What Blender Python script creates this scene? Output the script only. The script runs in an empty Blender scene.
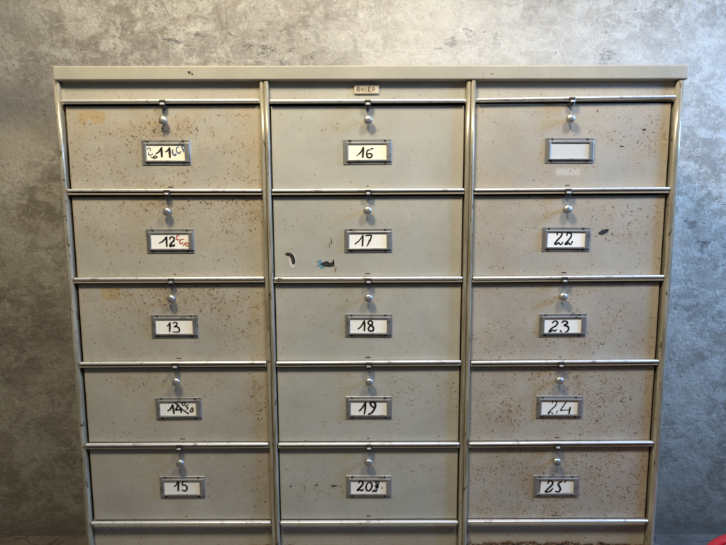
import bpy, bmesh, math, random
from mathutils import Vector, Matrix, noise
random.seed(7)
S = bpy.context.scene
C = S.collection
PI = math.pi

# ------------------------------------------------------------------ materials
def new_mat(name):
    m = bpy.data.materials.new(name); m.use_nodes = True
    nt = m.node_tree; nt.nodes.clear()
    out = nt.nodes.new('ShaderNodeOutputMaterial'); b = nt.nodes.new('ShaderNodeBsdfPrincipled')
    nt.links.new(b.outputs[0], out.inputs[0])
    return m, nt, b
def N(nt, t, **kw):
    n = nt.nodes.new(t)
    for k, v in kw.items():
        if k in n.inputs.keys(): n.inputs[k].default_value = v
        else: setattr(n, k, v)
    return n
def L(nt, a, b): nt.links.new(a, b)
def pos(nt, scale=(1,1,1), loc=(0,0,0)):
    g = nt.nodes.new('ShaderNodeNewGeometry')
    mp = nt.nodes.new('ShaderNodeMapping'); mp.inputs['Scale'].default_value = scale; mp.inputs['Location'].default_value = loc
    L(nt, g.outputs['Position'], mp.inputs['Vector'])
    return mp.outputs[0]
def nz(nt, vec, scale, detail=4, rough=.55, dist=0.0):
    n = N(nt, 'ShaderNodeTexNoise', Scale=scale, Detail=detail, Roughness=rough, Distortion=dist)
    L(nt, vec, n.inputs['Vector']); return n.outputs['Fac']
def ramp(nt, fac, stops, interp='LINEAR'):
    r = nt.nodes.new('ShaderNodeValToRGB'); r.color_ramp.interpolation = interp
    e = r.color_ramp.elements
    while len(e) < len(stops): e.new(.5)
    for q, (p, c) in zip(e, stops):
        q.position = p; q.color = (c, c, c, 1) if isinstance(c, (int, float)) else (*c, 1)
    L(nt, fac, r.inputs[0]); return r.outputs[0]
def math_(nt, op, a, b=None, clamp=False):
    n = nt.nodes.new('ShaderNodeMath'); n.operation = op; n.use_clamp = clamp
    for i, v in enumerate((a, b)):
        if v is None: continue
        if isinstance(v, (int, float)): n.inputs[i].default_value = v
        else: L(nt, v, n.inputs[i])
    return n.outputs[0]
def mix(nt, fac, a, b, mode='MIX'):
    n = nt.nodes.new('ShaderNodeMix'); n.data_type = 'RGBA'; n.blend_type = mode
    for i, v in ((0, fac), (6, a), (7, b)):
        if isinstance(v, (int, float)): n.inputs[i].default_value = v
        elif isinstance(v, tuple): n.inputs[i].default_value = (*v, 1)
        else: L(nt, v, n.inputs[i])
    return n.outputs[2]
def bump(nt, b, h, strength=.3, dist=.002):
    n = N(nt, 'ShaderNodeBump', Strength=strength, Distance=dist)
    L(nt, h, n.inputs['Height']); L(nt, n.outputs[0], b.inputs['Normal'])

def paint_mat(name, col, wear_shading=True, rough=.42, warm=(.42,.33,.21)):
    """old enamel: the colour attribute 'wear' holds R = rust density, G = ochre grime, B = scraped or faded paint and a painted edge highlight; G adds warm lamp tint"""
    m, nt, b = new_mat(name)
    P = pos(nt)
    big = ramp(nt, nz(nt, P, 6, 4, .6, .4), [(.35, 0), (.65, 1)])
    c = mix(nt, big, tuple(v*1.04 for v in col), tuple(v*.86 for v in col))
    fine = ramp(nt, nz(nt, P, 60, 5, .65), [(.35, 0), (.65, 1)])
    c = mix(nt, math_(nt, 'MULTIPLY', fine, .16), c, tuple(v*.70 for v in col))
    rg = nz(nt, P, 9, 3)
    if wear_shading:
        at = nt.nodes.new('ShaderNodeAttribute'); at.attribute_name = 'wear_shading'
        sp = nt.nodes.new('ShaderNodeSeparateColor'); L(nt, at.outputs['Color'], sp.inputs[0])
        R, G, B = sp.outputs
        gm = math_(nt, 'MULTIPLY', G, ramp(nt, nz(nt, P, 26, 5, .65), [(.2, .35), (.75, 1)]), True)
        c = mix(nt, gm, c, warm)
        tp = math_(nt, 'DIVIDE', math_(nt, 'SUBTRACT', math_(nt, 'ADD', at.outputs['Alpha'], math_(nt, 'MULTIPLY', nz(nt, P, 130, 4, .6), .5)), .66), .10, True)
        c = mix(nt, math_(nt, 'MULTIPLY', tp, .80), c, (.40, .295, .15))
        c = mix(nt, B, c, tuple(min(.9, v*1.18+.015) for v in col))
        # rust specks: two sizes of noise grains, coverage follows the density painted on the mesh
        n1 = nz(nt, P, 215, 2, .5, .3); n2 = nz(nt, pos(nt, (1, 1, 1), (3.1, 0, 5.2)), 420, 2, .5)
        n3 = nz(nt, pos(nt, (1, 1, 1), (8, 2, 1)), 75, 3, .6, .8)
        def spk(n, t0, k, w):
            th = math_(nt, 'SUBTRACT', t0, math_(nt, 'MULTIPLY', math_(nt, 'POWER', R, .6), k))
            return math_(nt, 'DIVIDE', math_(nt, 'SUBTRACT', n, th), w, True)
        s1 = spk(n1, .758, .182, .04); s2 = spk(n2, .735, .160, .05); s3 = spk(n3, .87, .165, .03)
        s = math_(nt, 'MAXIMUM', s3, math_(nt, 'MAXIMUM', s1, s2))
        halo = spk(n1, .66, .18, .16)
        stain = math_(nt, 'MULTIPLY', math_(nt, 'MULTIPLY', math_(nt, 'SUBTRACT', R, .12), 1.15), ramp(nt, nz(nt, P, 34, 6, .7, .5), [(.38, 0), (.68, 1.1)]), True)
        c = mix(nt, math_(nt, 'MULTIPLY', stain, .75, True), c, (.33, .235, .13))
        c = mix(nt, math_(nt, 'MULTIPLY', halo, .50), c, (.30, .185, .085))
        rc = ramp(nt, nz(nt, P, 70, 2), [(.35, (.055, .034, .02)), (.65, (.15, .082, .036))])
        c = mix(nt, math_(nt, 'MULTIPLY', s, .74), c, rc)
        rr = math_(nt, 'ADD', rough, math_(nt, 'MULTIPLY', s, .35))
        # where the density runs full the paint is gone: crusted rust with eaten-through black holes
        full = math_(nt, 'MULTIPLY', math_(nt, 'SUBTRACT', R, .72), 4.5, True)
        full = math_(nt, 'MULTIPLY', full, ramp(nt, nz(nt, P, 120, 5, .7), [(.34, 0), (.50, 1)]), True)
        crust = ramp(nt, nz(nt, pos(nt, (1, 1, 1), (1, 6, 2)), 150, 5, .7), [(.42, (.018, .012, .009)), (.52, (.12, .055, .022)), (.68, (.26, .16, .085))])
        c = mix(nt, full, c, crust)
        L(nt, math_(nt, 'ADD', rr, math_(nt, 'MULTIPLY', rg, .10)), b.inputs['Roughness'])
        h = math_(nt, 'ADD', math_(nt, 'MULTIPLY', nz(nt, P, 11, 2), 2.0), math_(nt, 'MULTIPLY', s, -.12))
        bump(nt, b, h, .45, .0026)
    else:
        sp_ = ramp(nt, nz(nt, P, 150, 2, .5, .5), [(.70, 0), (.74, 1)])
        c = mix(nt, math_(nt, 'MULTIPLY', sp_, .7), c, (.12, .08, .04))
        b.inputs['Roughness'].default_value = rough
        bump(nt, b, nz(nt, P, 14, 2), .2, .0015)
    L(nt, c, b.inputs['Base Color'])
    b.inputs['Specular IOR Level'].default_value = .45
    return m
M = {}
M['paint_l'] = paint_mat('enamel_left', (.405, .378, .312))
M['paint_c'] = paint_mat('enamel_centre', (.395, .384, .328))
M['paint_r'] = paint_mat('enamel_right', (.42, .384, .318))
M['paint'] = paint_mat('enamel', (.46, .42, .34), wear_shading=False)
M['paint_lid'] = paint_mat('enamel_lid', (.37, .343, .272), wear_shading=False, rough=.5)

def post_mat():
    m, nt, b = new_mat('worn_post')
    P = pos(nt, (1, 1, .06))
    st = ramp(nt, nz(nt, P, 160, 4, .6), [(.38, 0), (.62, 1)])
    c = mix(nt, st, (.42, .385, .30), (.24, .205, .135))
    chip = ramp(nt, nz(nt, pos(nt, (1, 1, .45)), 95, 4, .6, .6), [(.61, 0), (.67, 1)])
    c = mix(nt, chip, c, (.09, .065, .035))
    L(nt, c, b.inputs['Base Color'])
    b.inputs['Roughness'].default_value = .3; b.inputs['Metallic'].default_value = .25
    return m
M['post'] = post_mat()
def metal_mat(name, col, rough, scr=.15, metallic=1.0, sc=(.05, 1, 1)):
    m, nt, b = new_mat(name)
    n = nz(nt, pos(nt, sc), 260, 4, .6)
    d = ramp(nt, nz(nt, pos(nt, (1, 1, 1)), 55, 4, .6, .4), [(.55, 0), (.72, 1)])
    c = mix(nt, math_(nt, 'MULTIPLY', n, .5), col, tuple(v*.72 for v in col))
    c = mix(nt, math_(nt, 'MULTIPLY', d, .7), c, (.12, .085, .05))
    L(nt, c, b.inputs['Base Color'])
    L(nt, math_(nt, 'ADD', rough - scr*.5, math_(nt, 'MULTIPLY', n, scr)), b.inputs['Roughness'])
    b.inputs['Metallic'].default_value = metallic
    return m
M['rail'] = metal_mat('rail_nickel', (.86, .84, .80), .40, metallic=.55)
M['holder'] = metal_mat('holder_steel', (.47, .46, .44), .38, metallic=.75)
M['knob'] = metal_mat('knob_steel', (.46, .445, .415), .42, metallic=.8)
M['catch'] = metal_mat('catch_steel', (.13, .12, .10), .35, metallic=.8)
def flat(name, col, rough=.6, metallic=0, var=.2, sc=80):
    m, nt, b = new_mat(name)
    n = nz(nt, pos(nt), sc, 3)
    L(nt, mix(nt, math_(nt, 'MULTIPLY', n, var*2), col, tuple(v*.55 for v in col)), b.inputs['Base Color'])
    b.inputs['Roughness'].default_value = rough; b.inputs['Metallic'].default_value = metallic
    return m
M['dark'] = flat('inner_shade', (.03, .026, .02), .8)
M['rivet'] = flat('rivet_dark', (.035, .03, .025), .5, .5)
M['lip'] = flat('shelf_lip_paint', (.34, .29, .21), .5)
M['ink'] = flat('marker_ink', (.012, .011, .012), .45, 0, .1)
M['ink_grey'] = flat('pencil_ink', (.10, .13, .26), .6)
M['ink_red'] = flat('red_ink', (.50, .085, .05), .6)
M['card'] = flat('card_paper', (.88, .855, .79), .8, 0, .06, 300)
M['card_warm'] = flat('card_yellowed', (.90, .83, .66), .8, 0, .07, 60)
M['card_grey'] = flat('card_blank_grey', (.56, .56, .54), .75, 0, .08, 60)
M['badge'] = flat('badge_paint', (.56, .48, .35), .45, 0, .15)
M['badge_ink'] = flat('badge_letters', (.05, .03, .018), .6)
M['tape'] = flat('tape_residue', (.50, .41, .26), .5, 0, .12, 120)
M['faint'] = flat('sticker_ghost', (.52, .49, .43), .55, 0, .1)
M['chip'] = flat('black_chip', (.022, .02, .02), .6)
M['bluepaint'] = flat('blue_smear', (.13, .27, .34), .6, 0, .25, 200)
M['bare'] = flat('primer_white', (.60, .57, .51), .6)
M['red'] = flat('red_plastic', (.46, .006, .010), .25, 0, .15, 30)

def wall_mat():
    m, nt, b = new_mat('old_cement')
    P = pos(nt)
    a = ramp(nt, nz(nt, P, 3.2, 7, .66, .6), [(.40, 0), (.57, 1)])
    base = mix(nt, a, (.20, .178, .142), (.455, .42, .355))
    hue = ramp(nt, nz(nt, pos(nt, (1, 1, 1), (2, 3, 7)), 5.5, 5, .6, .4), [(.42, 0), (.62, 1)])
    base = mix(nt, math_(nt, 'MULTIPLY', hue, .40), base, (.36, .30, .215))
    bm_ = ramp(nt, nz(nt, pos(nt, (1, 1, 1.4), (4, 0, 2)), 11, 7, .72, .6), [(.47, 0), (.57, 1)])
    base = mix(nt, math_(nt, 'MULTIPLY', bm_, .68), base, (.54, .51, .44))
    d = ramp(nt, nz(nt, pos(nt, (1, 1, 1), (9, 1, 3)), 13, 8, .74, .8), [(.53, 0), (.61, 1)])
    base = mix(nt, math_(nt, 'MULTIPLY', d, .60), base, (.165, .145, .118))
    sp1 = ramp(nt, nz(nt, pos(nt, (1, 1, 1), (3, 3, 4)), 64, 7, .78, .5), [(.53, 0), (.63, 1)])
    g1 = ramp(nt, nz(nt, pos(nt, (1, 1, 1), (8, 3, 4)), 9, 4), [(.42, .15), (.60, 1)])
    base = mix(nt, math_(nt, 'MULTIPLY', math_(nt, 'MULTIPLY', sp1, g1), .80), base, (.125, .105, .08))
    sp2 = ramp(nt, nz(nt, pos(nt, (1, 1, 1), (7, 1, 9)), 52, 7, .76, .8), [(.54, 0), (.64, 1)])
    base = mix(nt, math_(nt, 'MULTIPLY', sp2, .62), base, (.62, .585, .50))
    f = ramp(nt, nz(nt, P, 170, 6, .75), [(.36, 0), (.64, 1)])
    base = mix(nt, math_(nt, 'MULTIPLY', f, .45), base, (.18, .16, .13))
    t = ramp(nt, nz(nt, pos(nt, (.3, 1, 1.5)), 36, 6, .7, 1.4), [(.58, 0), (.68, 1)])
    base = mix(nt, math_(nt, 'MULTIPLY', t, .45), base, (.60, .57, .50))
    fl_ = ramp(nt, nz(nt, pos(nt, (1, 1, 1), (11, 3, 2)), 120, 3, .6, .3), [(.64, 0), (.69, 1)])
    g2_ = ramp(nt, nz(nt, pos(nt, (1, 1, 1), (1, 13, 2)), 6, 5, .6), [(.46, 0), (.60, 1)])
    base = mix(nt, math_(nt, 'MULTIPLY', math_(nt, 'MULTIPLY', fl_, g2_), .75), base, (.075, .06, .045))
    wv = ramp(nt, nz(nt, pos(nt, (1.6, 1, .22), (2, 2, 2)), 60, 6, .7, .6), [(.60, 0), (.66, 1)])
    base = mix(nt, math_(nt, 'MULTIPLY', math_(nt, 'MULTIPLY', wv, g1), .35), base, (.16, .135, .105))
    # pits and small chips
    v = N(nt, 'ShaderNodeTexVoronoi', Scale=27.0); L(nt, P, v.inputs['Vector'])
    gate = ramp(nt, nz(nt, pos(nt, (1, 1, 1), (2, 7, 5)), 7, 4), [(.50, 0), (.60, 1)])
    pit = math_(nt, 'MULTIPLY', ramp(nt, v.outputs['Distance'], [(.03, 1), (.10, 0)]), gate)
    base = mix(nt, math_(nt, 'MULTIPLY', pit, .5), base, (.07, .06, .05))
    # scraped dark scuffs, gathered by the wear attribute (R)
    at = nt.nodes.new('ShaderNodeAttribute'); at.attribute_name = 'wear_shading'
    sp = nt.nodes.new('ShaderNodeSeparateColor'); L(nt, at.outputs['Color'], sp.inputs[0])
    sc = nz(nt, pos(nt, (.8, 1, 1.5), (5, 5, 5)), 48, 7, .72, .5)
    th = math_(nt, 'SUBTRACT', .80, math_(nt, 'MULTIPLY', sp.outputs[0], .27))
    sm = math_(nt, 'DIVIDE', math_(nt, 'SUBTRACT', sc, th), .09, True)
    base = mix(nt, math_(nt, 'MULTIPLY', sm, .62), base, (.11, .098, .082))
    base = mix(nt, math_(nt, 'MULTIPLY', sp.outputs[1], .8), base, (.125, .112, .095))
    base = mix(nt, math_(nt, 'MULTIPLY', sp.outputs[2], .7), base, (.58, .53, .44))
    L(nt, base, b.inputs['Base Color'])
    b.inputs['Roughness'].default_value = .72
    b.inputs['Specular IOR Level'].default_value = .4
    h = math_(nt, 'ADD', math_(nt, 'MULTIPLY', nz(nt, P, 22, 7, .7), 1.0), math_(nt, 'MULTIPLY', math_(nt, 'MAXIMUM', pit, sm), -.45))
    bump(nt, b, math_(nt, 'ADD', h, math_(nt, 'MULTIPLY', nz(nt, P, 120, 5, .75), .35)), .7, .007)
    return m
M['wall'] = wall_mat()
def floor_mat():
    m, nt, b = new_mat('floor_cement')
    P = pos(nt)
    a = ramp(nt, nz(nt, P, 6, 6, .7, .4), [(.35, 0), (.65, 1)])
    c = mix(nt, a, (.10, .085, .07), (.19, .16, .135))
    v = N(nt, 'ShaderNodeTexVoronoi', Scale=5.0); v.feature = 'DISTANCE_TO_EDGE'
    dp = nt.nodes.new('ShaderNodeVectorMath'); dp.operation = 'ADD'
    nn = N(nt, 'ShaderNodeTexNoise', Scale=9.0, Detail=4.0); L(nt, P, nn.inputs['Vector'])
    s = nt.nodes.new('ShaderNodeVectorMath'); s.operation = 'SCALE'; s.inputs[3].default_value = .12
    L(nt, nn.outputs['Color'], s.inputs[0]); L(nt, P, dp.inputs[0]); L(nt, s.outputs[0], dp.inputs[1]); L(nt, dp.outputs[0], v.inputs['Vector'])
    ck = ramp(nt, v.outputs['Distance'], [(.004, 1), (.014, 0)])
    c = mix(nt, math_(nt, 'MULTIPLY', ck, .5), c, (.03, .025, .02))
    L(nt, c, b.inputs['Base Color']); b.inputs['Roughness'].default_value = .75
    bump(nt, b, math_(nt, 'SUBTRACT', nz(nt, P, 40, 5), ck), .4, .004)
    return m
M['floor'] = floor_mat()

# ------------------------------------------------------------------ mesh helpers
class MB:
    def __init__(s): s.bm = bmesh.new()
    def _merge(s, b):
        me = bpy.data.meshes.new('tmp'); b.to_mesh(me); b.free(); s.bm.from_mesh(me); bpy.data.meshes.remove(me)
    def box(s, x0, x1, y0, y1, z0, z1, bev=0.0, seg=2, zt=0.0, mi=0):
        """zt lifts the right-hand end (a rail that hangs slightly out of level)"""
        b = bmesh.new()
        bmesh.ops.create_cube(b, size=1)
        for v in b.verts:
            v.co = Vector(((x0+x1)/2+v.co.x*(x1-x0), (y0+y1)/2+v.co.y*(y1-y0), (z0+z1)/2+v.co.z*(z1-z0)))
        if bev: bmesh.ops.bevel(b, geom=b.edges[:], offset=bev, segments=seg, profile=.5, affect='EDGES')
        for v in b.verts: v.co.z += zt*(v.co.x-x0)/(x1-x0)
        for f in b.faces: f.material_index = mi
        s._merge(b); return s
    def lathe(s, prof, c, axis='z', n=24, mi=0):
        b = bmesh.new(); rings = []
        for r, h in prof:
            ring = []
            for k in range(n):
                a = 2*PI*k/n; p = (r*math.cos(a), r*math.sin(a))
                co = (p[0], p[1], h) if axis == 'z' else (p[0], -h, p[1])
                ring.append(b.verts.new(Vector(co)+Vector(c)))
            rings.append(ring)
        for i in range(len(rings)-1):
            for k in range(n):
                b.faces.new((rings[i][k], rings[i][(k+1)%n], rings[i+1][(k+1)%n], rings[i+1][k]))
        b.faces.new(rings[0][::-1]); b.faces.new(rings[-1])
        bmesh.ops.recalc_face_normals(b, faces=b.faces)
        for f in b.faces: f.material_index = mi; f.smooth = True
        s._merge(b); return s
    def extrude_z(s, prof, z0, z1, smooth=True, n=1, mi=0):
        b = bmesh.new(); R = []
        for i in range(n+1):
            z = z0+(z1-z0)*i/n
            R.append([b.verts.new((x, y, z)) for x, y in prof])
        k = len(prof)
        for i in range(n):
            for j in range(k):
                f = b.faces.new((R[i][j], R[i][(j+1)%k], R[i+1][(j+1)%k], R[i+1][j])); f.smooth = smooth
        b.faces.new(R[0]); b.faces.new(R[-1][::-1])
        bmesh.ops.recalc_face_normals(b, faces=b.faces)
        s._merge(b); return s
    def ring(s, o, i, y0, y1):
        b = bmesh.new()
        def loop(q, y): return [b.verts.new(p) for p in ((q[0], y, q[2]), (q[1], y, q[2]), (q[1], y, q[3]), (q[0], y, q[3]))]
        of, if_, ob, ib = loop(o, y0), loop(i, y0), loop(o, y1), loop(i, y1)
        for k in range(4):
            n = (k+1) % 4
            b.faces.new((of[k], of[n], if_[n], if_[k])); b.faces.new((ob[k], ib[k], ib[n], ob[n]))
            b.faces.new((of[k], ob[k], ob[n], of[n])); b.faces.new((if_[k], if_[n], ib[n], ib[k]))
        bmesh.ops.recalc_face_normals(b, faces=b.faces)
        ed = [e for e in b.edges if abs(e.verts[0].co.y-y0) < 1e-6 and abs(e.verts[1].co.y-y0) < 1e-6 and len(e.link_faces) == 2 and abs(e.link_faces[0].normal.dot(e.link_faces[1].normal)) < .5]
        bmesh.ops.bevel(b, geom=ed, offset=.0008, segments=2, profile=.5, affect='EDGES')
        s._merge(b); return s
    def prism(s, pts, y0, y1, mi=0):
        """outline in x,z given thickness between y0 (front) and y1"""
        b = bmesh.new()
        a = [b.verts.new((x, y0, z)) for x, z in pts]; c = [b.verts.new((x, y1, z)) for x, z in pts]; n = len(pts)
        b.faces.new(a); b.faces.new(c[::-1])
        for i in range(n): b.faces.new((a[i], c[i], c[(i+1)%n], a[(i+1)%n]))
        bmesh.ops.recalc_face_normals(b, faces=b.faces)
        for f in b.faces: f.material_index = mi
        s._merge(b); return s
    def stroke(s, pts, w, y, th=.00025, mi=0, smooth=True, taper=.25):
        """one pen stroke lying on the card: smoothed line in x,z with a pen width that swells"""
        P = [Vector((p[0], p[1])) for p in pts]
        if len(P) == 1: P = [P[0]-Vector((w*.3, 0)), P[0]+Vector((w*.3, 0))]
        if smooth and len(P) > 2:
            Q = []
            for i in range(len(P)-1):
                p0 = P[max(i-1, 0)]; p1 = P[i]; p2 = P[i+1]; p3 = P[min(i+2, len(P)-1)]
                for t in (0, .2, .4, .6, .8):
                    Q.append(.5*((2*p1)+(p2-p0)*t+(2*p0-5*p1+4*p2-p3)*t*t+(3*p1-p0-3*p2+p3)*t**3))
            Q.append(P[-1]); P = Q
        n = len(P); l, r = [], []
        for i, p in enumerate(P):
            d = (P[min(i+1, n-1)]-P[max(i-1, 0)])
            if d.length < 1e-9: d = Vector((1, 0))
            d.normalize(); nn = Vector((-d.y, d.x))
            ww = w*.5*(1-taper*abs(2*i/(n-1)-1)**2)*(1+.15*noise.noise(Vector((p.x*400, p.y*400, y*99))))
            ww *= 1+.22*abs(d.y)
            l.append(p+nn*ww); r.append(p-nn*ww)
        cap0 = P[0]-(P[1]-P[0]).normalized()*w*.35; cap1 = P[-1]+(P[-1]-P[-2]).normalized()*w*.35
        b = bmesh.new()
        def pair(q, yy): return b.verts.new((q.x, yy, q.y))
        fl = [pair(q, y-th) for q in l]; fr = [pair(q, y-th) for q in r]
        for i in range(n-1): b.faces.new((fl[i], fr[i], fr[i+1], fl[i+1]))
        c0 = pair(cap0, y-th); c1 = pair(cap1, y-th)
        b.faces.new((c0, fr[0], fl[0])); b.faces.new((c1, fl[-1], fr[-1]))
        bmesh.ops.recalc_face_normals(b, faces=b.faces)
        bmesh.ops.solidify(b, geom=b.faces[:], thickness=-th*.8)
        for f in b.faces: f.material_index = mi
        s._merge(b); return s
    def build(s, name, mat, parent=None, loc=None, smooth_ang=None):
        me = bpy.data.meshes.new(name); s.bm.to_mesh(me); s.bm.free()
        o = bpy.data.objects.new(name, me); C.objects.link(o)
        for m in (mat if isinstance(mat, list) else [mat]): me.materials.append(m)
        if parent: o.parent = parent
        if loc: o.location = loc
        return o
def empty(name, loc=(0, 0, 0), parent=None):
    o = bpy.data.objects.new(name, None); C.objects.link(o); o.location = loc; o.empty_display_size = .05
    if parent: o.parent = parent
    return o
def tag(o, label=None, cat=None, kind=None, group=None):
    for k, v in (('label', label), ('category', cat), ('kind', kind), ('group', group)):
        if v: o[k] = v
    return o

# ------------------------------------------------------------------ setting
FLOOR = -.9435
def wear_grid(name, x0, x1, z0, z1, y, nx, nz_, fn, mat, hfn=None):
    me = bpy.data.meshes.new(name); vs = []; fs = []
    for j in range(nz_+1):
        for i in range(nx+1):
            x = x0+(x1-x0)*i/nx; z = z0+(z1-z0)*j/nz_
            vs.append((x, y+(hfn(x, z) if hfn else 0), z))
    for j in range(nz_):
        for i in range(nx):
            a = j*(nx+1)+i; fs.append((a, a+1, a+nx+2, a+nx+1))
    me.from_pydata(vs, [], fs)
    ca = me.color_attributes.new('wear_shading', 'FLOAT_COLOR', 'POINT')
    for k, v in enumerate(vs): ca.data[k].color = (*fn(v[0], v[2]), 0)
    me.materials.append(mat)
    for p in me.polygons: p.use_smooth = True
    o = bpy.data.objects.new(name, me); C.objects.link(o); return o
def g2(x, z, cx, cz, sx, sz, rot=0.0):
    c, s = math.cos(rot), math.sin(rot); dx, dz = x-cx, z-cz
    u, v = dx*c+dz*s, -dx*s+dz*c
    return math.exp(-(u*u/sx/sx+v*v/sz/sz))
def wall_wear_shade(x, z):
    r = .15
    for a in ((.80, .02, .05, .05), (.86, -.06, .06, .035), (.93, -.0, .05, .05), (.77, -.12, .05, .04), (.90, -.12, .05, .04), (.30, .43, .09, .03), (.18, .40, .07, .03),
              (-.25, .40, .12, .08), (-.5, .42, .12, .06), (.62, .38, .05, .05), (-.78, .12, .1, .04), (.68, .30, .06, .05), (-.1, .33, .1, .03)):
        r += .8*g2(x, z, *a)
    r += .25*g2(x, z, -.95, -.9, .5, .10)+.35*g2(x, z, .85, -.9, .3, .07)
    # broad dark and pale patches, plus shade painted into the low corners
    d = .85*g2(x, z, -.95, .25, .30, .12)+.7*g2(x, z, -.95, .48, .12, .06)+.7*g2(x, z, -.72, -.03, .08, .07)+.35*g2(x, z, -.85, -.45, .40, .5)+.35*g2(x, z, -.28, .45, .10, .08)
    d += .5*max(0, noise.noise(Vector((x*3, 0, z*3))))*(1 if x < 0 else .3)
    d += .55*math.exp(-((z-FLOOR)/.05)**2)+.55*g2(x, z, .85, -.90, .6, .28)+.25*g2(x, z, -1, -.9, .5, .25)  # darker band at the foot; low corners carry painted shade
    p = .55*g2(x, z, .05, .34, .10, .05)+.6*g2(x, z, .45, .38, .4, .12)+.5*g2(x, z, .15, .46, .18, .1)+.45*g2(x, z, -.93, .17, .07, .05)+.25*g2(x, z, .8, .3, .3, .2)
    return (min(1, r), min(1, d), min(1, p))
wall = wear_grid('wall', -3.2, 3.2, FLOOR-.03, 2.2, .36, 420, 206, wall_wear_shade, M['wall'], lambda x, z: .003*noise.noise(Vector((x*2.3, 5, z*2.3))))
tag(wall, 'mottled old grey cement wall behind the filing cabinet', None, 'structure')
fl = MB()
b = fl.bm
nX, nY = 60, 50
V = [[b.verts.new((-3.2+6.4*i/nX, -4.5+4.90*j/nY, FLOOR+.002*noise.noise(Vector((i*.4, j*.4, 1))))) for i in range(nX+1)] for j in range(nY+1)]
for j in range(nY):
    for i in range(nX): b.faces.new((V[j][i], V[j][i+1], V[j+1][i+1], V[j+1][i])).smooth = True
floor = fl.build('floor', M['floor']); tag(floor, 'bare brown cement floor with fine cracks', None, 'structure')
# crack in the plaster, right of the cabinet
# ------------------------------------------------------------------ cabinet
CAB = empty('filing_cabinet', (0, 0, FLOOR))
tag(CAB, 'worn cream steel filing cabinet with fifteen numbered flap fronts and rust freckles', 'cabinet')
OFF = Vector((0, 0, -FLOOR))
_b = MB.build
def part(mb, name, mat, parent=CAB, loc=(0, 0, 0), label=None):
    l = Vector(loc)+(OFF if parent is CAB else Vector((0, 0, 0)))
    o = _b(mb, name, mat, parent, l)
    if label: o['label'] = label
    return o
DEP = .350
Z0, DZ = .2034, .1768
RZ = [Z0-DZ*k for k in range(6)]
COLX = [-.4015, 0.0, .4015]
# lid, slightly out of level as in the photo
lid = MB(); lid.box(-.6100, .6210, -.006, DEP, .2412, .2682, .0028, 3, zt=-.0038)
top = part(lid, 'top_panel', M['paint_lid'])
mk = MB(); mk.prism([(-.345+.0028*math.cos(a)*(1+.4*math.sin(3*a)), .2545+.0024*math.sin(a)) for a in [k*PI/5 for k in range(10)]], -.0068, -.0058)
part(mk, 'paint_chip', M['badge_ink'], top); mk = MB()
mk.prism([(-.3395+.0015*math.cos(a), .2515+.002*math.sin(a)) for a in [k*PI/4 for k in range(8)]], -.0068, -.0058)
part(mk, 'paint_chip', M['badge_ink'], top)
# carcass
body = MB()
body.box(-.6085, -.6055, .014, DEP-.001, FLOOR+.004, .2405)
part(body, 'side_panel', M['paint']); body = MB()
body.box(.6105, .6135, .014, DEP-.001, FLOOR+.004, .2375)
part(body, 'side_panel', M['paint']); body = MB()
body.box(-.6055, .6105, DEP-.004, DEP-.001, FLOOR+.004, .238)
part(body, 'back_panel', M['paint'])
inner = MB()
inner.box(-.6050, .6100, .034, .300, FLOOR+.02, .2365)
part(inner, 'inner_shade_block', M['dark'])  # near-black block: its colour stands in for the shade inside the cabinet
# outer stiles: rounded pressed posts
def post_prof(x0, x1, y0, y1, r=.004, n=6):
    P = []
    for k in range(n+1):
        a = PI+PI/2*k/n; P.append((x0+r+r*math.cos(a), y0+r+r*math.sin(a)))
    for k in range(n+1):
        a = 1.5*PI+PI/2*k/n; P.append((x1-r+r*math.cos(a), y0+r+r*math.sin(a)))
    return P+[(x1, y1), (x0, y1)]
for x0, x1, lab in ((-.6135, -.6020, 'left edge post catching cold light'), (.6025, .6165, 'right edge post, tan with a pale rim')):
    s = MB(); s.extrude_z(post_prof(x0, x1, -.003, .030, .005), FLOOR+.001, .2395 if x0 < 0 else .2365, n=8)
    part(s, 'edge_post', M['post'], label=lab)
for xc in (-.2023, .2020):
    d = MB()
    d.extrude_z(post_prof(xc-.0086, xc-.0002, -.002, .031, .0040), FLOOR+.001, .238, n=8)
    part(d, 'divider_post', M['post']); d = MB()
    d.extrude_z(post_prof(xc+.0002, xc+.0086, -.004, .031, .0040), FLOOR+.001, .238, n=8)
    part(d, 'divider_post', M['post'])
# fascia panels and brand badge
span = [(-.6020, -.2112), (-.1934, .1931), (.2109, .6025)]
def plain_front(name, x0, x1, z0, z1, y, fn, mat, parent, nx=60, nzz=8):
    o = wear_grid(name, x0, x1, z0, z1, y, nx, nzz, fn, mat)
    o.parent = parent; o.location = OFF; return o
for (x0, x1), mt in zip(span, ('paint_l', 'paint_c', 'paint_r')):
    f = plain_front('fascia', x0, x1, .198, .2415, .0085, lambda x, z: (.18, .1, 0), M[mt], CAB)
bd = MB(); bd.box(-.0265, .0225, .0050, .0083, .2145, .2325, .0022, 3)
BADGE = part(bd, 'maker_badge', M['badge'], label='small cream badge reading RONEO')
q = MB()
def bl(strokes, ox, oz, sx, sz, w=.0014, y=.0051):
    for st in strokes: q.stroke([(ox+px*sx, oz+pz*sz) for px, pz in st], w, y, .0005, smooth=False, taper=0)
hx = .0058; hz = .0088
bl([[(0, 0), (0, 1)], [(0, 1), (.6, 1), (.85, .8), (.6, .55), (0, .52)], [(.4, .52), (.95, 0)]], -.0205, .2190, hx, hz)
circ = [(.5+.5*math.cos(a), .5+.5*math.sin(a)) for a in [k*PI/5 for k in range(11)]]
bl([circ], -.0132, .2213, .0042, .0052, .0010)
bl([[(0, 0), (0, 1), (.9, 0), (.9, 1)]], -.0068, .2190, hx, hz)
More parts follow.
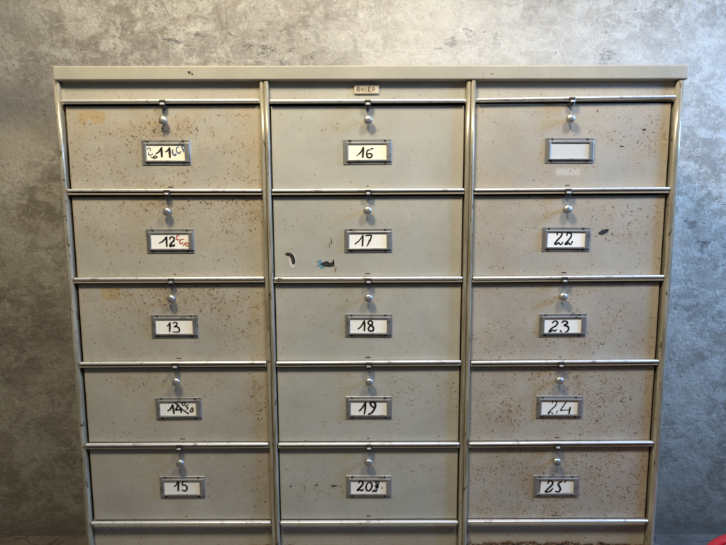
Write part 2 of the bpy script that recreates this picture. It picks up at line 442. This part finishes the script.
bl([[(0, 0), (0, 1)], [(0, 1), (.9, 1)], [(0, .52), (.7, .52)], [(0, 0), (.9, 0)]], .0016, .2190, hx*.95, hz)
bl([circ], .0092, .2213, .0046, .0056, .0010)
part(q, 'badge_lettering', M['badge_ink'], BADGE)

# rails across every row; end heights measured off the photo
JIT = [[(-.0008, -.0012), (-.0026, -.0034), (-.0020, .0022)], [(.0030, .0014), (.001, .001), (.0004, .0014)],
       [(.001, .0015), (0, 0), (-.0004, .0016)], [(.0004, .0014), (.0002, .0016), (-.0004, .0012)],
       [(-.0006, 0), (-.0008, -.0006), (-.0006, .001)], [(-.0012, -.0008), (-.0012, -.0012), (0, .0004)]]
for k in range(6):
    for c, (x0, x1) in enumerate(span):
        a, e = JIT[k][c]; z = RZ[k]
        r = MB(); r.box(x0+.0016, x1-.0012, -.0035, .0055, z-.0028+a, z+.0028+a, .0026, 4, zt=e-a)
        for f in r.bm.faces: f.smooth = True
        rail = part(r, 'rail', M['rail'])
        l = MB()
        if 0 < k < 5:
            l.box(x0+.001, x1-.001, -.0005, .030, z-.0088+a, z-.0048+a, .0006, 1, zt=e-a)
            part(l, 'shelf_lip', M['lip'])
        else: l.bm.free()

# flap fronts ---------------------------------------------------------------
def rustmap(c, r):
    """(base density, blobs) of rust freckles on each flap; u,v run -1..1 across it"""
    T = {(0, 0): (.16, [(-.15, .35, .50, .22, .35, .60), (-.45, -.02, .45, .12, .42, .75), (-.25, .15, .35, .06, .42, .5), (.30, .50, .35, .18, 0, .30), (-.45, .35, .25, .2, 0, .3), (-.2, -.7, .8, .25, 0, .30), (.8, -.2, .2, .6, 0, .25)]),
         (0, 1): (.17, [(.1, .8, .9, .25, 0, .45), (.8, .5, .25, .5, 0, .5), (-.7, .1, .3, .6, 0, .2)]),
         (0, 2): (.15, [(.0, .8, .6, .35, 0, .5), (.3, .5, .7, .4, 0, .35), (.6, -.2, .3, .4, 0, .2)]),
         (0, 3): (.13, [(-.3, .6, .8, .4, 0, .2), (.9, 0, .12, 1, 0, .4)]),
         (0, 4): (.07, [(.9, 0, .12, 1, 0, .35), (.1, .1, .7, .6, 0, .1)]),
         (1, 0): (.02, [(-.6, .6, .4, .3, 0, .15), (0, .6, .25, .25, 0, .1)]),
         (1, 1): (.03, [(0, .4, .7, .5, 0, .1)]),
         (1, 2): (.05, [(-.3, .4, .6, .5, 0, .1)]),
         (1, 3): (.09, [(.5, .2, .5, .6, 0, .15)]),
         (1, 4): (.08, [(-.6, -.2, .3, .4, 0, .25), (.6, .5, .5, .4, 0, .1)]),
         (2, 0): (.11, [(.8, .2, .2, .5, 0, .35), (.3, .2, .8, .4, 0, .15)]),
         (2, 1): (.16, [(.6, .3, .4, .6, 0, .25)]),
         (2, 2): (.22, [(-.2, -.4, .8, .4, 0, .2), (.5, 0, .4, .6, 0, .15)]),
         (2, 3): (.26, [(.35, .35, .6, .5, 0, .42), (-.6, -.3, .4, .4, .3, .25), (.8, -.5, .3, .3, 0, .2)]),
         (2, 4): (.28, [(-.55, .25, .4, .5, .4, .30), (.5, .1, .45, .6, 0, .40), (.1, -.7, .8, .2, 0, .2)])}
    return T[(c, r)]
def flap(c, r):
    x0, x1 = COLX[c]-.1900, COLX[c]+.1905
    if c == 0: x0 += -.0060; x1 -= .0
    if c == 1: x0 -= .0015; x1 += .0005
    if c == 2: x1 += .0065; x0 -= .0
    a = sum(JIT[r][c])/2
    z1 = RZ[r]-(.0085 if r == 0 else .0118)+a; z0 = RZ[r+1]+.0005
    y = .0075
    base, blobs = rustmap(c, r)
    nx, nn = (150, 70)
    R_ = .0022
    xs = [x0, x0+R_*.3, x0+R_]+[x0+R_+(x1-x0-2*R_)*i/nx for i in range(1, nx)]+[x1-R_, x1-R_*.3, x1]
    zs = [z0, z0+R_*.3, z0+R_]+[z0+R_+(z1-z0-2*R_)*i/nn for i in range(1, nn)]+[z1-R_, z1-R_*.3, z1]
    def edge(t, t0, t1):
        d = min(t-t0, t1-t)
        return R_-math.sqrt(max(0, R_*R_-max(0, R_-d)**2))
    cx, cz = (x0+x1)/2, (z0+z1)/2
    seed = c*7.3+r*3.1; xkn = COLX[c]
    sb = lambda t, a, b, w: 1/(1+math.exp(max(-30, min(30, -(t-a)/w*1.6))))/(1+math.exp(max(-30, min(30, (t-b)/w*1.6))))
    vs = []; col = []
    for z in zs:
        for x in xs:
            u = (x-cx)/(x1-x0)*2; v = (z-cz)/(z1-z0)*2
            dent = .0003*noise.noise(Vector((x*9, seed, z*9)))*(1-u**4)*(1-v**4)
            yy = y+max(edge(x, x0, x1), edge(z, z0, z1))+dent
            vs.append((x, yy, z))
            n1 = noise.noise(Vector((x*22, seed, z*22))); n2 = noise.noise(Vector((x*60, seed+4, z*60)))
            d = base*1.25+sum(w*g2(u, v, bx, bz, sx, sz, rr) for bx, bz, sx, sz, rr, w in blobs)
            d *= 1+.75*n1+.5*n2
            grime_warmth = (.55 if c != 1 else .45)*math.exp(-((1-u)/.10)**2)*(1.0 if r < 4 else .8)
            grime_warmth += {0: .25, 1: .15, 2: .30}[c]*math.exp(-((1+u)/.07)**2)
            grime_warmth += {0: (.72, .42, .36, .14, .06), 1: (.26, .14, .06, .03, .02), 2: (.66, .45, .40, .42, .34)}[c][r]*(.45+.9*max(-.4, n1))*(1 if c != 0 else .55+.45*v)  # upper rows more ochre, partly a painted tint of warm lamp light
            grime_warmth += .3*g2(u, v, -.10, .62, .22, .2)*(1 if r < 3 else .3)
            B = .5*math.exp(-((1-v)/.04)**2)  # highlight along the top edge, put into the colour
            if c == 1: B += .15
            B += .45*g2(x, z, COLX[c]+.012, z0+.027, .03, .009) if (c, r) == (0, 0) else 0
            A = 0
            if (c, r) == (0, 0): A = sb(x, -.571, -.520, .0035)*sb(z, .159, .1845, .003)*(1-.9*g2(x, z, -.5515, .164, .0065, .010))*(1-.6*g2(x, z, -.522, .158, .01, .006))
            if (c, r) == (0, 2): A = .9*sb(x, -.551, -.511, .005)*sb(z, -.194, -.165, .004)
            if (c, r) == (2, 0): B += .95*sb(x, .376, .425, .0015)*sb(z, .0555, .069, .0015)
            grime_warmth += .30*g2(x, z, xkn, RZ[r]-.052, .012, .020)+.20*g2(x, z, COLX[c], z0+.008, .05, .008)
            col.append((max(0, min(.70, d)), max(0, min(1, grime_warmth)), max(0, min(1, B)), A))
    W = len(xs); fs = [(j*W+i, j*W+i+1, (j+1)*W+i+1, (j+1)*W+i) for j in range(len(zs)-1) for i in range(W-1)]
    # side walls folded back
    rim = [i for i in range(W)]+[j*W+W-1 for j in range(1, len(zs))]+[(len(zs)-1)*W+i for i in range(W-2, -1, -1)]+[j*W for j in range(len(zs)-2, 0, -1)]
    n0 = len(vs)
    for i in rim: vs.append((vs[i][0], .024, vs[i][2])); col.append(col[i])
    for k in range(len(rim)):
        k2 = (k+1) % len(rim); fs.append((rim[k], n0+k, n0+k2, rim[k2]))
    me = bpy.data.meshes.new('drawer_front'); me.from_pydata(vs, [], fs)
    ca = me.color_attributes.new('wear_shading', 'FLOAT_COLOR', 'POINT')
    for k, v in enumerate(col): ca.data[k].color = v
    me.materials.append(M[('paint_l', 'paint_c', 'paint_r')[c]])
    for p in me.polygons: p.use_smooth = True
    o = bpy.data.objects.new('drawer_front', me); C.objects.link(o); o.parent = CAB; o.location = OFF
    return o, z0, z1

CH = {}   # handwriting: strokes in pixels of an enlarged view, with the card's window (left, right, top, bottom) there
CH[(0, 0)] = ((50, 605, 112, 332), [
    (1.0, 0, [(180, 240), (215, 220), (245, 185), (265, 148)]), (1.35, 0, [(268, 150), (266, 215), (266, 288)]),
    (.9, 0, [(318, 212), (350, 198), (382, 150)]), (1.35, 0, [(384, 150), (382, 220), (384, 296)]),
    (.62, 1, [(65, 185), (62, 165), (85, 152), (105, 165), (102, 190), (92, 196)]), (.62, 1, [(78, 222), (72, 245), (95, 260), (125, 250), (132, 232)]),
    (.62, 0, [(105, 292), (150, 296), (185, 300), (195, 285), (175, 270), (150, 275), (142, 298), (165, 312)]),
    (1.0, 1, [(430, 178), (425, 225), (440, 255), (462, 262), (472, 240)]), (.8, 1, [(520, 140), (492, 150), (482, 185), (495, 222), (525, 232), (545, 205)]),
    (.9, 1, [(560, 140), (575, 175), (590, 215)]), (.9, 1, [(555, 140), (585, 128), (605, 150), (598, 175), (575, 180)])])
CH[(0, 1)] = ((118, 612, 98, 290), [
    (1.05, 0, [(218, 220), (255, 205), (290, 175), (318, 138)]), (1.25, 0, [(320, 135), (318, 200), (318, 268)]),
    (1.2, 0, [(362, 170), (372, 145), (398, 138), (420, 160), (412, 190), (385, 215), (360, 250), (368, 266), (392, 248), (408, 262), (424, 236)]),
    (.8, 2, [(490, 122), (455, 130), (448, 160), (462, 178), (485, 165)]), (.8, 2, [(550, 172), (515, 172), (490, 200), (505, 228), (535, 215)]),
    (.8, 2, [(535, 255), (575, 215), (612, 240), (602, 262), (575, 250), (560, 235)])])
CH[(0, 2)] = ((100, 590, 100, 285), [
    (.9, 0, [(245, 188), (262, 178), (285, 142)]), (1.2, 0, [(287, 140), (282, 200), (276, 264)]),
    (1.1, 0, [(328, 150), (352, 138), (378, 150), (375, 175), (345, 198), (378, 195), (402, 215), (408, 250), (385, 268), (345, 266), (318, 264)])])
CH[(0, 3)] = ((110, 595, 115, 288), [
    (1.2, 0, [(205, 228), (240, 208), (275, 150)]), (1.35, 0, [(278, 150), (284, 210), (290, 264)]),
    (1.3, 0, [(358, 150), (335, 180), (318, 218), (350, 212), (395, 210)]), (1.3, 0, [(372, 185), (385, 215), (388, 250)]),
    (1.0, 0, [(285, 105), (340, 150), (400, 205), (488, 268)]),
    (.8, 0, [(448, 122), (415, 122), (405, 145), (425, 160), (442, 145), (448, 122)]), (.8, 0, [(495, 150), (465, 155), (455, 175), (480, 180), (478, 200), (460, 205)]),
    (.8, 0, [(505, 235), (535, 188), (548, 205), (540, 235), (515, 242), (505, 225)])])
CH[(0, 4)] = ((112, 582, 118, 278), [
    (1.0, 0, [(238, 188), (268, 165), (300, 115)]), (1.35, 0, [(302, 118), (295, 180), (290, 242)]),
    (1.2, 0, [(438, 117), (400, 118), (358, 122)]), (1.2, 0, [(355, 130), (350, 168), (385, 168), (408, 190), (402, 228), (375, 242), (340, 228)])])
CH[(1, 0)] = ((105, 602, 88, 292), [
    (1.1, 0, [(212, 240), (220, 238)]), (.9, 0, [(228, 225), (262, 200), (298, 130)]), (1.2, 0, [(300, 128), (296, 195), (290, 268)]),
    (1.1, 0, [(385, 160), (350, 178), (342, 225), (355, 262), (390, 268), (412, 240), (395, 215), (350, 220)]), (1.2, 0, [(395, 152), (425, 146)])])
CH[(1, 1)] = ((105, 600, 100, 290), [
    (.85, 0, [(180, 240), (190, 232), (240, 190), (280, 130)]), (1.15, 0, [(284, 125), (282, 190), (278, 268)]),
    (1.0, 0, [(318, 135), (355, 128), (398, 135), (375, 195), (338, 268)]), (1.1, 0, [(360, 200), (385, 198)])])
CH[(1, 2)] = ((120, 600, 100, 290), [
    (1.0, 0, [(220, 240), (262, 205), (302, 128)]), (1.25, 0, [(305, 125), (308, 195), (304, 268)]),
    (1.25, 0, [(412, 145), (385, 128), (358, 142), (360, 170), (400, 195), (425, 225), (415, 262), (385, 268), (358, 250), (365, 215), (405, 180), (412, 145)])])
CH[(1, 3)] = ((130, 605, 122, 300), [
    (1.2, 0, [(238, 252), (280, 210), (322, 138)]), (1.25, 0, [(324, 135), (320, 210), (308, 292)]),
    (1.5, 0, [(430, 205), (395, 175), (388, 148), (410, 135), (440, 140), (455, 175), (440, 225), (405, 275), (358, 296)])])
CH[(1, 4)] = ((98, 600, 122, 308), [
    (1.4, 0, [(208, 160), (222, 135), (255, 138), (268, 165), (250, 200), (205, 245), (190, 268), (225, 255), (250, 272), (272, 248)]),
    (1.35, 0, [(350, 152), (325, 175), (312, 225), (325, 265), (355, 270), (385, 240), (398, 190), (380, 155), (350, 152)]),
    (1.0, 0, [(438, 150), (458, 148), (452, 170)]), (.9, 0, [(450, 148), (490, 142), (495, 165), (465, 172)]), (1.0, 0, [(440, 195), (488, 185), (448, 208), (490, 205)]), (1.0, 0, [(445, 228), (485, 218), (450, 240)]),
    (1.2, 0, [(405, 285), (430, 262), (450, 280), (470, 250)]), (1.1, 0, [(530, 230), (542, 228)])])
CH[(2, 1)] = ((112, 608, 98, 295), [
    (1.1, 0, [(242, 135), (240, 108), (272, 96), (302, 112), (290, 155), (245, 205), (212, 255), (232, 262), (262, 240), (290, 268), (318, 232)]),
    (1.1, 0, [(370, 145), (372, 118), (400, 108), (428, 128), (418, 170), (378, 225), (348, 262), (372, 262), (392, 242), (420, 270), (445, 222)])])
CH[(2, 2)] = ((115, 602, 115, 290), [
    (1.15, 0, [(222, 175), (240, 152), (272, 150), (290, 175), (265, 210), (215, 240), (182, 282), (205, 278), (235, 262), (258, 276), (282, 250)]),
    (1.25, 0, [(345, 172), (370, 150), (410, 155), (418, 178), (378, 202), (425, 215), (440, 250), (418, 280), (392, 288)]), (1.3, 0, [(328, 268), (350, 284)])])
CH[(2, 3)] = ((130, 600, 115, 295), [
    (.8, 0, [(270, 150), (280, 118), (308, 112), (325, 140), (315, 180), (270, 225), (230, 265), (225, 290), (250, 265), (285, 292)]), (.8, 0, [(325, 285), (345, 250)]),
    (.8, 0, [(448, 135), (415, 190), (382, 245), (430, 240), (490, 238)]), (1.1, 0, [(508, 200), (500, 245), (494, 290)])])
CH[(2, 4)] = ((160, 595, 108, 272), [
    (1.35, 0, [(245, 155), (258, 128), (288, 120), (310, 140), (298, 175), (255, 215), (218, 255), (250, 258), (282, 250), (312, 215)]),
    (1.35, 0, [(430, 132), (400, 140), (385, 165), (400, 190), (415, 225), (395, 258), (350, 252)]), (1.1, 0, [(492, 112), (468, 138)])])
NUM = {(c, r): 11+c*5+r for c in range(3) for r in range(5)}
kr = random.Random(3)
for c in range(3):
    for r in range(5):
        fr, z0, z1 = flap(c, r)
        xc = COLX[c]
        zk = RZ[r]-.0395; zl = RZ[r]-.0998
        if c == 0: xk = xc+.0005
        elif c == 1: xk = xc-.0003
        else: xk = xc-.0040
        blank = (c, r) == (2, 0)
        fr['label'] = 'flap front with an empty label holder' if blank else 'flap front with card numbered %d' % NUM[(c, r)]
        # knob: turned steel button on a short neck
        k = MB(); k.lathe([(.0046, 0), (.0046, .003), (.0032, .0042), (.0032, .0090), (.0070, .0095), (.0086, .0120), (.0087, .0142), (.0076, .0166), (.0050, .0182), (.0014, .0187)], (0, 0, 0), 'y', 28)
        ko = part(k, 'knob', M['knob'], fr, (xk, .0076, zk))
        ko.rotation_euler = (kr.uniform(-.12, .05), 0, kr.uniform(-.12, .12))
        # spring catch gripping the rail above
        l = MB(); l.box(-.0062, .0062, -.0070, -.0036, -.0095, .0012, .0009, 2)
        l.box(-.0050, .0050, -.0052, .0070, -.0140, -.0098, .0012, 2)
        l.box(-.0040, .0040, -.0092, -.0040, -.0088, -.0050, .0010, 2, mi=1)  # bright tongue stands in for the highlight on the dark catch
        part(l, 'catch', [M['catch'], M['rail']], fr, (xk+.0006, 0, RZ[r]+sum(JIT[r][c])/2))
        # small punched slot low on the flap
        sl = MB(); sz = RZ[r+1]+.0092
        w = .0050 if (c+r) % 3 != 1 else .0022
        sl.box(xc+.006*(c == 0)-.001-w, xc+.006*(c == 0)-.001+w, .0068, .0080, sz-.0007, sz+.0007, .0003, 1)
        part(sl, 'slot', M['rivet'], fr)
        # card holder
        dx = kr.uniform(-.0006, .0006); zz = zl+kr.uniform(-.0005, .0005); rot = kr.uniform(-.008, .008)
        hd = MB(); hd.box(-.0485, .0485, -.0008, .0008, -.0243, .0243, .0004, 1)
        H = part(hd, 'card_holder', M['holder'], fr, (xc+dx, .0066, zz)); H.rotation_euler = (0, rot, 0)
        hf = MB(); hf.ring((-.0425, .0470, -.0186, .0186), (-.0382, .0378, -.0150, .0150), -.0040, -.0008)
        Hf = part(hf, 'card_frame', M['holder'], fr, (xc+dx, .0066, zz)); Hf.rotation_euler = (0, rot, 0)
        for sx in (-.0352, .0348):
            for szz in (.0216, -.0213):
                rv = MB(); rv.lathe([(.0023, 0), (.0023, .0006), (.0012, .0014)], (0, 0, 0), 'y', 12)
                part(rv, 'rivet', M['rivet'], fr, (xc+dx+sx, .0059, zz+szz))
        cd = MB(); ct = kr.uniform(-.0006, .0004)
        tz = kr.uniform(-.0006, .0012)
        cw = [(-.0381, -.0149), (.0377, -.0149+ct*.3), (.0377, .0147-abs(tz)), (-.0381, .0147)]
        if (c, r) == (2, 4): cw = [(-.0330, -.0149), (.0372, -.0145), (.0374, .0140), (-.0318, .0143)]
        cd.prism([(xc+dx+a, zz+b_) for a, b_ in cw], .0050, .0056)
        card = part(cd, 'card', M['card_grey'] if blank else (M['card_warm'] if (c, r) in ((0, 0), (1, 0)) else M['card']), fr)
        if not blank:
            (xa, xb, ya, yb), sts = CH[(c, r)]
            sx = .0758/(xb-xa); sz_ = .0296/(yb-ya)
            if (c, r) == (2, 4): sx = .0700/(xb-xa)
            cxm = (xa+xb)/2+(-23 if (c, r) == (2, 4) else 0)
            hw = MB()
            for n_, (w, mi, pts) in enumerate(sts):
                hw.stroke([(xc+dx+(p[0]-cxm)*sx, zz-(p[1]-(ya+yb)/2)*sz_) for p in pts], .00265*w, .0050-.00004*n_, .00022, mi)
            part(hw, 'handwriting', [M['ink'], M['ink_grey'], M['ink_red']], fr)

# marks with a shape of their own on single flaps
fronts = [o for o in CAB.children if o.name.startswith('drawer_front')]
F = lambda c, r: fronts[c*5+r]
def blob(cx, cz, rx, rz, n=18, rough=.3, seed=0):
    return [(cx+rx*math.cos(a)*(1+rough*noise.noise(Vector((math.cos(a)*1.7, math.sin(a)*1.7, seed)))*1.6),
             cz+rz*math.sin(a)*(1+rough*noise.noise(Vector((math.cos(a)*1.7, math.sin(a)*1.7, seed+9)))*1.6)) for a in [2*PI*k/n for k in range(n)]]
YM0, YM1 = .0069, .0080
t = MB(); t.stroke([(-.167, -.100), (-.158, -.102), (-.153, -.111), (-.1525, -.120)], .0065, YM0+.0004, .0006, taper=.3)
w_ = MB(); w_.prism(blob(-.1550, -.113, .0075, .0135, seed=3), YM0+.0003, YM1)
part(w_, 'bare_patch', M['bare'], F(1, 1)); part(t, 'scratch', M['chip'], F(1, 1))
t = MB(); t.prism(blob(-.0955, -.1205, .0135, .0075, 40, 1.1, seed=5), YM0+.0003, YM1); part(t, 'blue_smear', M['bluepaint'], F(1, 1))
t = MB(); t.prism([(-.098, -.121), (-.090, -.117), (-.083, -.115), (-.078, -.119), (-.071, -.1165), (-.069, -.125), (-.080, -.127), (-.090, -.1255)], YM0-.0002, YM1)
part(t, 'paint_chip', M['chip'], F(1, 1)); t = MB()
t.prism([(-.0715, -.112), (-.0700, -.112), (-.0690, -.121), (-.0725, -.121)], YM0-.0002, YM1)
part(t, 'paint_chip', M['chip'], F(1, 1))
bsm = flat('brown_scratch', (.25, .19, .13), .6)
for q_ in ((-.0745, -.074, .0015, .0075), (-.0785, -.084, .0011, .0035), (-.0665, -.132, .0016, .0050)):
    t = MB(); t.prism(blob(*q_, seed=q_[0]*300, rough=.9), YM0, YM1); part(t, 'rust_scratch', bsm, F(1, 1))
t = MB(); t.prism([(.467, -.0600), (.474, -.0545), (.4835, -.0515), (.4885, -.0530), (.4850, -.0590), (.4765, -.0635), (.469, -.0630)], YM0, YM1)
part(t, 'paint_chip', M['chip'], F(2, 1))
for x_, z_, w2, h2 in ((.548, .144, .006, .0016), (.505, .112, .005, .0012), (.567, .139, .003, .001)):
    t = MB(); t.prism(blob(x_, z_, w2*.6, h2*.8, seed=x_*50, rough=.9), YM0, YM1); part(t, 'paint_chip', M['chip'], F(2, 0))
for x_, z_, w2, h2 in ((-.113, -.600, .0045, .0012), (-.075, -.602, .0065, .0016), (-.168, -.602, .002, .002)):
    t = MB(); t.prism(blob(x_, z_, w2*.8, h2, seed=x_*50, rough=.6), YM0, YM1); part(t, 'paint_chip', M['chip'], F(1, 4))
t = MB(); t.prism(blob(-.180, RZ[2]+.0005, .005, .0016, seed=2), -.0040, -.0030); part(t, 'rust_spot', M['badge_ink'])

# plinth under the last row, badly rusted along its foot
def pl_wear(x, z):
    n = noise.noise(Vector((x*26, 2, z*26))); n2 = noise.noise(Vector((x*70, 8, z*70)))
    n3 = noise.noise(Vector((x*190, 5, z*190)))
    h = z+(.7385 if x > .2 else .7430 if x > -.2 else .7480)+.004*math.sin(x*11+1)+.006*n
    e = 1/(1+math.exp(max(-40, min(40, (h-.006*n*2-.005*n2-.004*n3)/.0025))))
    return (min(1, .12+e*.88+.25*max(0, n)) if e > .4 else .2, min(1, .22+.8*e+.5*max(0, n)), .5*max(0, -n))
for (x0, x1), mt in zip(span, ('paint_l', 'paint_c', 'paint_r')):
    o = plain_front('plinth_panel', x0+.0008, x1-.0008, FLOOR+.003, RZ[5]+.001, .013, pl_wear, M[mt], CAB, 120, 110)
    o['label'] = 'bottom panel rusting through along its foot'
# ------------------------------------------------------------------ red tub on the floor
TX, TY, TR = .81, -.21, .184
TUB = empty('plastic_tub', (TX, TY, FLOOR))
tag(TUB, 'red plastic tub with a rolled rim on the floor beside the cabinet', 'tub')
TH = .250
tb = MB()
tb.lathe([(.135, 0), (.142, .004), (TR-.008, TH-.004), (TR-.012, TH-.004), (.137, .008), (.01, .007)], (0, 0, 0), 'z', 72)
_b(tb, 'body', M['red'], TUB)
tr = MB(); b = tr.bm; rings = []
for i in range(96):
    a = 2*PI*i/96; rings.append([b.verts.new(((TR-.004+.010*math.cos(q_))*math.cos(a), (TR-.004+.010*math.cos(q_))*math.sin(a), TH+.006*math.sin(q_))) for q_ in [2*PI*j/12 for j in range(12)]])
for i in range(96):
    for j in range(12): b.faces.new((rings[i][j], rings[(i+1) % 96][j], rings[(i+1) % 96][(j+1) % 12], rings[i][(j+1) % 12])).smooth = True
_b(tr, 'rim', M['red'], TUB)
for s_ in (-1, 1):
    h = MB(); h.box(-.035, .035, -.008, .020, -.008, .006, .004, 2)
    ho = _b(h, 'handle', M['red'], TUB); ho.location = (0, s_*(TR+.004) - (.006 if s_ > 0 else .006), TH-.012)

# ------------------------------------------------------------------ lights
def area(name, loc, to, size, power, col, sy=None):
    l = bpy.data.lights.new(name, 'AREA'); l.energy = power; l.color = col; l.size = size
    if sy: l.shape = 'RECTANGLE'; l.size_y = sy
    o = bpy.data.objects.new(name, l); C.objects.link(o); o.location = loc
    o.rotation_euler = (Vector(to)-Vector(loc)).to_track_quat('-Z', 'Y').to_euler(); return o
def spot(name, loc, to, power, col, rad, ang):
    l = bpy.data.lights.new(name, 'SPOT'); l.energy = power; l.color = col; l.shadow_soft_size = rad; l.spot_size = math.radians(ang); l.spot_blend = 1
    o = bpy.data.objects.new(name, l); C.objects.link(o); o.location = loc
    o.rotation_euler = (Vector(to)-Vector(loc)).to_track_quat('-Z', 'Y').to_euler(); return o
WARM = (1.0, .84, .66); COOL = (.38, .63, 1.0)
area('ceiling_lamp', (-.42, -.80, 1.16), (.05, .2, 0), .26, 27.5, (1.0, .86, .585))
area('ceiling_lamp', (.52, -.80, 1.16), (.1, .2, 0), .26, 14.5, (1.0, .98, .95))
wl = area('window_light', (2.1, -.42, .70), (.75, .25, .08), .5, 24, (.23, .49, 1.0), .7); wl.data.spread = math.radians(95)
area('doorway_light', (-2.3, -1.0, .1), (-.6, 0, -.2), .5, 1.9, (.5, .75, 1.0), 1.8)

w = bpy.data.worlds.new('World'); S.world = w; w.use_nodes = True
nt = w.node_tree; bg = nt.nodes['Background']
tc = nt.nodes.new('ShaderNodeTexCoord'); sx_ = nt.nodes.new('ShaderNodeSeparateXYZ'); L(nt, tc.outputs['Generated'], sx_.inputs[0])
rp = nt.nodes.new('ShaderNodeValToRGB'); e = rp.color_ramp.elements
e[0].position = .25; e[0].color = (.07, .075, .08, 1); e[1].position = .85; e[1].color = (.58, .64, .72, 1)
mr = nt.nodes.new('ShaderNodeMapRange'); mr.inputs[1].default_value = -1; L(nt, sx_.outputs[2], mr.inputs[0]); L(nt, mr.outputs[0], rp.inputs[0])
L(nt, rp.outputs[0], bg.inputs[0]); bg.inputs[1].default_value = .095

# ------------------------------------------------------------------ camera (pose solved from the rails and posts)
cam = bpy.data.cameras.new('camera'); co = bpy.data.objects.new('camera', cam); C.objects.link(co); S.camera = co
yaw, pitch, roll, f = .0027, .1249, -.0045, 545.0
co.location = (-.0076, -1.1, 0)
fw = Vector((-math.sin(yaw)*math.cos(pitch), math.cos(yaw)*math.cos(pitch), -math.sin(pitch)))
rt = Vector((math.cos(yaw), math.sin(yaw), 0)); up = rt.cross(fw)
r2 = rt*math.cos(roll)+up*math.sin(roll); u2 = -rt*math.sin(roll)+up*math.cos(roll)
co.rotation_euler = Matrix((r2, u2, -fw)).transposed().to_euler()
cam.sensor_fit = 'HORIZONTAL'; cam.sensor_width = 36; cam.lens = 36*f/726
cam.clip_start = .02; cam.clip_end = 60
S.view_settings.view_transform = 'Standard'; S.view_settings.look = 'None'; S.view_settings.gamma = 1
S.view_settings.exposure = 0
S.render.resolution_x = 1024; S.render.resolution_y = 769
